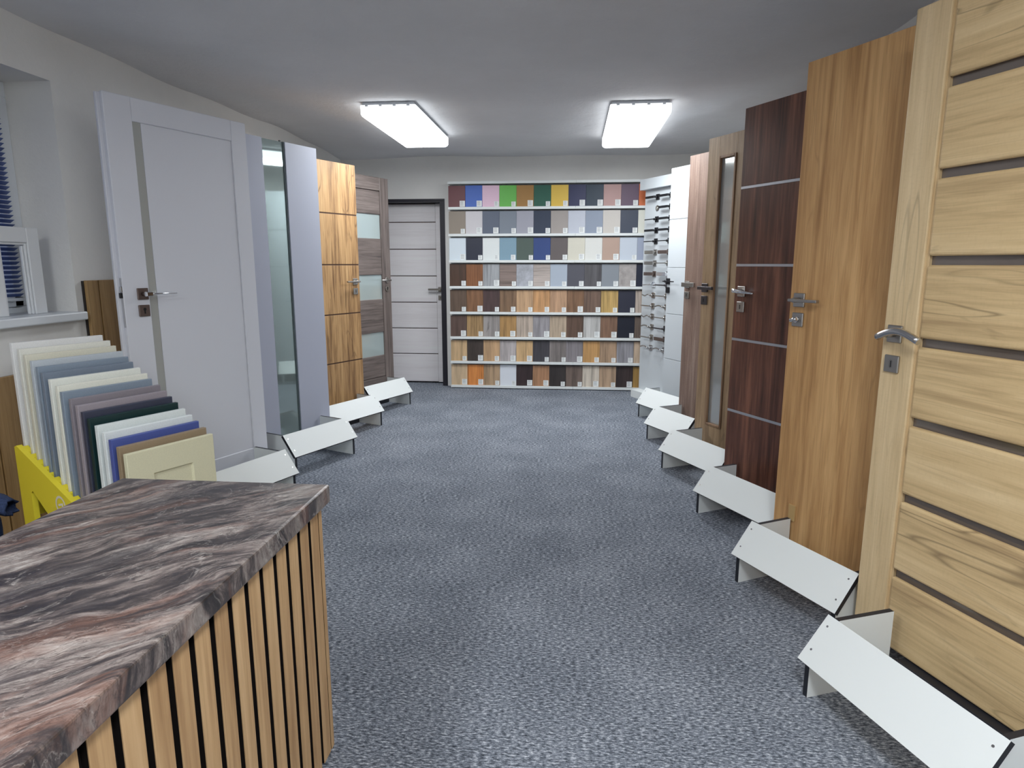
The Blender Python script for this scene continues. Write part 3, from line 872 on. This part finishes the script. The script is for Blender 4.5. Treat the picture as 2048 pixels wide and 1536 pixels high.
for k in range(15):
    z = 1.909 - .1001 * k
    for colx, table, cname in ((.195 - .0012 * k, STY, 'left'), (.405 - .001 * k, STB, 'right')):
        st, mt = table[k]
        p = hb_loc + (Rz @ Vector((colx, 0, z)))
        if st is None:
            o = thing('lock_rosette', 'small round nickel lock rosette in the %s row of the handle board' % RNH[k], 'lock rosette', p, -math.pi / 2 + HA, 'hardware on the handle board')
            MB().disc((0, 0, 0), (0, -1, 0), .026, .007, 20).build('rosette', M['nickel'], o)
            MB().disc((0, -.007, 0), (0, -1, 0), .014, .004, 16).build('cylinder', M['chrome'], o)
            continue
        o = thing('lever_handle', '%s %s lever handle in the %s row, %s column of the handle board' % (CN[mt], SN[st], RNH[k], cname), 'door handle', p, -math.pi / 2 + HA, 'hardware on the handle board')
        hardware(o, 0, 0, -1, st, M[mt], M[mt], None, None, 0, .052)
        for ch in o.children:
            if ch.name.startswith('handle'): ch.name = 'rosette'

# ------------------------------------------------------------------ ceiling lights
def fixture(label, x0, x1, y0, y1, lit='diffuser'):
    zt = ZC + .0125
    o = thing('ceiling_light', label, 'ceiling light', ((x0 + x1) / 2, (y0 + y1) / 2, zt), 0, 'fluorescent ceiling lights')
    hx, hy = (x1 - x0) / 2, (y1 - y0) / 2
    MB().box(-hx + .012, hx - .012, -hy + .012, hy - .012, -.022, 0, .004).build('base_tray', M['pvc'], o)
    # trough shaped diffuser, slightly narrower at the bottom, rounded corners
    b = bmesh.new()
    def ring(ax, ay, z, rad):
        vs = []
        for cx, cy, a0 in ((ax - rad, ay - rad, 0), (-ax + rad, ay - rad, 90), (-ax + rad, -ay + rad, 180), (ax - rad, -ay + rad, 270)):
            for j in range(4):
                a = math.radians(a0 + 30 * j); vs.append(b.verts.new((cx + rad * math.cos(a), cy + rad * math.sin(a), z)))
        return vs
    rs = [ring(hx, hy, -.022, .02), ring(hx, hy, -.075, .022), ring(hx - .006, hy - .006, -.088, .022), ring(hx - .016, hy - .016, -.094, .02)]
    for A, B in zip(rs[:-1], rs[1:]):
        for k in range(16):
            f = b.faces.new((A[k], A[(k + 1) % 16], B[(k + 1) % 16], B[k])); f.smooth = True; f.material_index = 1
    b.faces.new(rs[-1]); b.faces.new(rs[0][::-1]).material_index = 2
    mb = MB(); mb._merge(b, None)
    mb.build('diffuser', [M[lit], M['diffuser_side'], M['pvc']], o)
    lh = None
    for k in range(4):
        x = -hx + (k + .5) * 2 * hx / 4
        if lh is None:
            lh = MB().box(-.011, .011, -hy - .004, -hy + .012, -.032, -.016, .002).build('clip', M['pvc'], o); lh.location.x = x
        else:
            c2 = lh.copy(); link(c2, o); c2.location.x = x
fixture('lit fluorescent ceiling light on the left, above the honey oak door side', -1.445, -1.065, 4.53, 5.735)
fixture('lit fluorescent ceiling light on the right, above the walnut door side', .235, .640, 4.65, 5.91)
fixture('lit fluorescent ceiling light over the counter, left of the pair behind the viewpoint', -1.445, -1.065, -.70, .505, 'diffuser_near')
fixture('lit fluorescent ceiling light on the right of the pair behind the viewpoint', .235, .640, -.70, .560, 'diffuser_near')

# ------------------------------------------------------------------ counter
ct = thing('counter', 'desk height counter clad in vertical oak slats with black gaps', 'counter', (-.9, .5, 0))
cy0, cy1 = -.6 - .5, 1.525 - .5
MB().box(-.25, .258, cy0, cy1 - .006, 0, .70).build('carcass', M['felt'], ct)
def slat_mesh(a, b_):
    # veneered front, black flanks
    mb = MB(); mb.box(.2585, .2690, a, b_, .003, .6995, mi=1).box(.2690, .2705, a, b_, .003, .6995, mi=0)
    return mb.build('slat', [M['oak_slat'], M['felt']], ct)
so = None
yk = 1.478 - .5
while yk > cy0 + .03:
    if so is None:
        so = slat_mesh(-.0225, .0225); so.location.y = yk
    else:
        c2 = so.copy(); link(c2, ct); c2.location.y = yk
    yk -= .0625
slat_mesh(cy1 - .018, cy1)
MB().box(-.252, .2583, cy1 - .0055, cy1, .003, .6995, .001).build('end_panel', M['oak_slat'], ct)
top = MB().box(-.2775, .2825, -.6, 1.53, -.0, .048, .006, 3).build('countertop', M['marble'])
top.location = (-.8875, 0, .702)
tag(top, 'dark brown and grey marbled laminate worktop lying on the slatted counter', 'worktop')

# ------------------------------------------------------------------ cabinet front samples in the yellow stand
TH = math.radians(25.5)
A0 = Vector((-2.164, 2.312, 0))
rk = thing('sample_stand', 'yellow slotted triangular stand holding the cabinet front samples', 'stand', A0, -TH)
# local x = step direction (towards the aisle), local y = along the panel width
VV = [0, .057, .099, .146, .186, .218, .269, .316, .345, .401, .442, .476, .513, .559, .601, .640, .684, .723]
ZZ = [1.0 - .0198 * k for k in range(18)]
SL = -.42
def yz(v): return .603 + SL * v
PH = .46
def side_plate(y0, y1):
    # outline with a slot for every panel and a triangular window
    mb = MB()
    outer = [(-.005, 0.0), (-.005, yz(-.0) - .002), (.005, yz(0) + .002), (.80, yz(.80)), (.80, 0)]
    b = bmesh.new()
    inner = [(.085, .045), (.085, .435), (.62, .045)]
    ro = [(-.005, 0), (.80, 0), (.80, yz(.80)), (.012, yz(0) + .002), (-.005, yz(0) - .012)]
    # frame pieces: bottom bar, left leg, sloped bar
    mb.prism([(-.005, 0), (.80, 0), (.80, .045), (.085, .045), (-.005, .045)], 'y', y0, y1)
    mb.prism([(-.005, .045), (.085, .045), (.085, .415), (.10, .428), (.105, yz(.105)), (.012, yz(.012)), (-.005, yz(0) - .012)], 'y', y0, y1)
    mb.prism([(.105, yz(.105)), (.10, .428), (.112, .418), (.62, .045), (.80, .045), (.80, yz(.80))], 'y', y0, y1)
    # teeth between the slots
    for k in range(17):
        a = VV[k] + .021; c = VV[k + 1] - .002
        if c - a < .006: a, c = c - .007, c
        ya, yb = (y1, y1 + .018) if y0 < 0 else (y0 - .018, y0)
        mb.prism([(a, yz(a) - .035), (c, yz(c) - .035), (c, yz(c) - .004), (a, yz(a) - .002)], 'y', ya, yb)
    b.free()
    return mb
pl = side_plate(-.030, -.010).build('side_plate', M['yellow'], rk)
pl2 = side_plate(.347, .367).build('side_plate', M['yellow'], rk)
for a in ((.02, .06, .06, .10), (.72, .76, .06, .10), (.0, .02, .30, .36)):
    MB().box(a[0], a[1], -.0098, .3468, a[2], a[3]).build('crossbar', M['yellow'], rk)
# printed ring mark
mb = MB()
rc, rz_ = .312, .410
bb = bmesh.new()
n = 32
for (ri, ro_) in ((.028, .037),):
    vi = [bb.verts.new((rc + ri * math.cos(2 * math.pi * k / n), -.0308, rz_ + ri * math.sin(2 * math.pi * k / n))) for k in range(n)]
    vo = [bb.verts.new((rc + ro_ * math.cos(2 * math.pi * k / n), -.0308, rz_ + ro_ * math.sin(2 * math.pi * k / n))) for k in range(n)]
    for k in range(n): bb.faces.new((vi[k], vi[(k + 1) % n], vo[(k + 1) % n], vo[k]))
mb._merge(bb, 0)
mb.prism([(rc - .017, rz_ + .002), (rc + .016, rz_ + .011), (rc + .016, rz_ + .004), (rc + .012, rz_ - .016), (rc + .005, rz_ - .016), (rc + .009, rz_ + .001), (rc - .017, rz_ - .006)], 'y', -.0308, -.0302)
mb.build('ring_mark', M['print_white'], pl)

FR = [('bright white', 222, 226, 224), ('ivory white', 214, 214, 206), ('light cream', 206, 203, 186), ('pale grey', 178, 186, 194), ('mid blue grey', 124, 138, 154), ('dark blue grey', 112, 124, 140),
      ('off white', 214, 218, 210), ('warm ivory', 222, 216, 204), ('steel blue grey', 126, 140, 156), ('dark mauve grey', 128, 122, 130), ('light mauve grey', 146, 138, 146), ('navy grey', 56, 60, 78),
      ('dark teal green', 12, 44, 46), ('crisp white', 206, 212, 212), ('plain white', 210, 216, 218), ('royal blue', 70, 84, 150), ('taupe brown', 140, 122, 98), ('pale yellow cream', 202, 198, 168)]
ORD = ['hindmost', 'second from the back', 'third from the back', 'fourth from the back', 'fifth from the back', 'sixth from the back', 'seventh from the back', 'eighth from the back', 'ninth from the back',
       'ninth from the front', 'eighth from the front', 'seventh from the front', 'sixth from the front', 'fifth from the front', 'fourth from the front', 'third from the front', 'second from the front', 'frontmost']
RzT = Matrix.Rotation(-TH, 4, 'Z')
def shaker(wd, hh, th, fw, rec):
    """cabinet front facing +x, width along y, with a recessed field"""
    b = bmesh.new()
    def V(x, y, z): return b.verts.new((x, y, z))
    o_ = [(0, 0), (wd, 0), (wd, hh), (0, hh)]
    c = .0015
    back = [V(0, y, z) for y, z in o_]
    side = [V(th - c, y, z) for y, z in o_]
    fo = [V(th, min(max(y, c), wd - c), min(max(z, c), hh - c)) for y, z in o_]
    i1 = [V(th, fw if y == 0 else wd - fw, fw if z == 0 else hh - fw) for y, z in o_]
    e = fw + .006
    i2 = [V(th - rec, e if y == 0 else wd - e, e if z == 0 else hh - e) for y, z in o_]
    b.faces.new(back[::-1])
    for A, B in ((back, side), (side, fo), (fo, i1), (i1, i2)):
        for k in range(4): b.faces.new((A[k], A[(k + 1) % 4], B[(k + 1) % 4], B[k]))
    b.faces.new(i2)
    return b
for k in range(18):
    nm, cr, cg, cb = FR[k]
    wd = .337 - (.010 * (k / 17.0))
    mb = MB(); mb._merge(shaker(wd, PH, .0185, .088, .008), 0)
    o = mb.build('cabinet_front', plain('front_' + nm.replace(' ', '_'), rgb(cr, cg, cb), .45, grain=.03))
    p = A0 + (RzT @ Vector((VV[k], 0, ZZ[k] - PH)))
    o.location = p
    o.rotation_euler = (0, 0, -TH)
    tag(o, '%s framed cabinet front, %s in the yellow stand' % (nm, ORD[k]), 'cabinet front', 'cabinet front samples in the yellow stand')

# ------------------------------------------------------------------ white frame sample on the sill
fs = thing('frame_sample', 'white moulded door frame sample standing on the window sill', 'frame sample', (-2.50, 2.585, WZ0 + .0425), 0)
Lf, Hf = .287, .390
mb = MB().box(0, .035, Lf - .068, Lf, 0, Hf, .003).box(.004, .030, Lf - .080, Lf - .0685, 0, Hf - .0685, .003).box(.010, .024, Lf - .092, Lf - .0805, 0, Hf - .080, .003)
mb.build('stile', M['white_frame'], fs)
MB().box(0, .035, .0685, Lf - .0685, Hf - .068, Hf, .003).box(.004, .030, .08, Lf - .0805, Hf - .078, Hf - .0685, .003).build('rail', M['white_frame'], fs)
MB().box(0, .035, 0, .068, 0, Hf, .003).box(.004, .030, .0685, .080, 0, Hf - .0685, .003).build('stile', M['white_frame'], fs)

# ------------------------------------------------------------------ chair with jacket, left edge
ch = thing('chair', 'wooden chair behind the counter at the left edge, under a navy jacket', 'chair', (-1.59, 1.125, 0), math.radians(8))
MB().box(-.21, .21, -.21, .21, .43, .46, .01, 2).build('seat', M['clad'], ch)
for sx_ in (-.19, .19):
    MB().box(sx_ - .018, sx_ + .018, -.21, -.174, 0, .43, .003).build('leg', M['clad'], ch)
    MB().box(sx_ - .018, sx_ + .018, .174, .21, 0, .70, .003).build('leg', M['clad'], ch)
MB().box(-.17, .17, .18, .202, .50, .70, .004).build('backrest', M['clad'], ch)
bm = bmesh.new()
NU, NV = 26, 22
rowsv = []
for i in range(NU + 1):
    u = i / NU
    col_ = []
    for j in range(NV + 1):
        v_ = j / NV
        s_ = (v_ - .5) * 2
        y = .192 + .045 * math.tanh(s_ * 5) + .012 * math.sin(9 * u + 3 * v_) * abs(s_)
        z = .735 - .26 * max(0, abs(s_) - .06) + .012 * math.sin(11 * u + 2) * (1 - abs(s_))
        x = -.25 + .50 * u + .012 * math.sin(8 * v_ + 5 * u)
        if u > .8:
            z -= (u - .8) * .10; 
        col_.append(bm.verts.new((x, y, z)))
    rowsv.append(col_)
for i in range(NU):
    for j in range(NV):
        f = bm.faces.new((rowsv[i][j], rowsv[i + 1][j], rowsv[i + 1][j + 1], rowsv[i][j + 1])); f.smooth = True
mb = MB(); mb.bm.free(); mb.bm = bm
jk = mb.build('jacket', M['navy'])
jk.location = (-1.59, 1.125, 0); jk.rotation_euler = (0, 0, math.radians(8))
sm = jk.modifiers.new('thick', 'SOLIDIFY'); sm.thickness = .008
tag(jk, 'dark navy jacket draped over the chair back at the left edge', 'jacket')

b = bmesh.new()
rings = []
for i in range(9):
    u = i / 8.0
    c_ = Vector((.17 + .115 * u, .205 + .015 * math.sin(3 * u), .735 - .012 * u * u))
    rr = .036 - .010 * u
    rings.append([b.verts.new(c_ + Vector((.010 * math.sin(3 * k + 4 * u), rr * math.cos(2 * math.pi * k / 14) * (1 + .15 * math.sin(5 * k)), rr * .75 * math.sin(2 * math.pi * k / 14)))) for k in range(14)])
for A, B in zip(rings[:-1], rings[1:]):
    for k in range(14):
        f = b.faces.new((A[k], A[(k + 1) % 14], B[(k + 1) % 14], B[k])); f.smooth = True
mb = MB(); mb._merge(b, 0)
sv = mb.build('sleeve', M['navy'], jk)
sm = sv.modifiers.new('thick', 'SOLIDIFY'); sm.thickness = .005
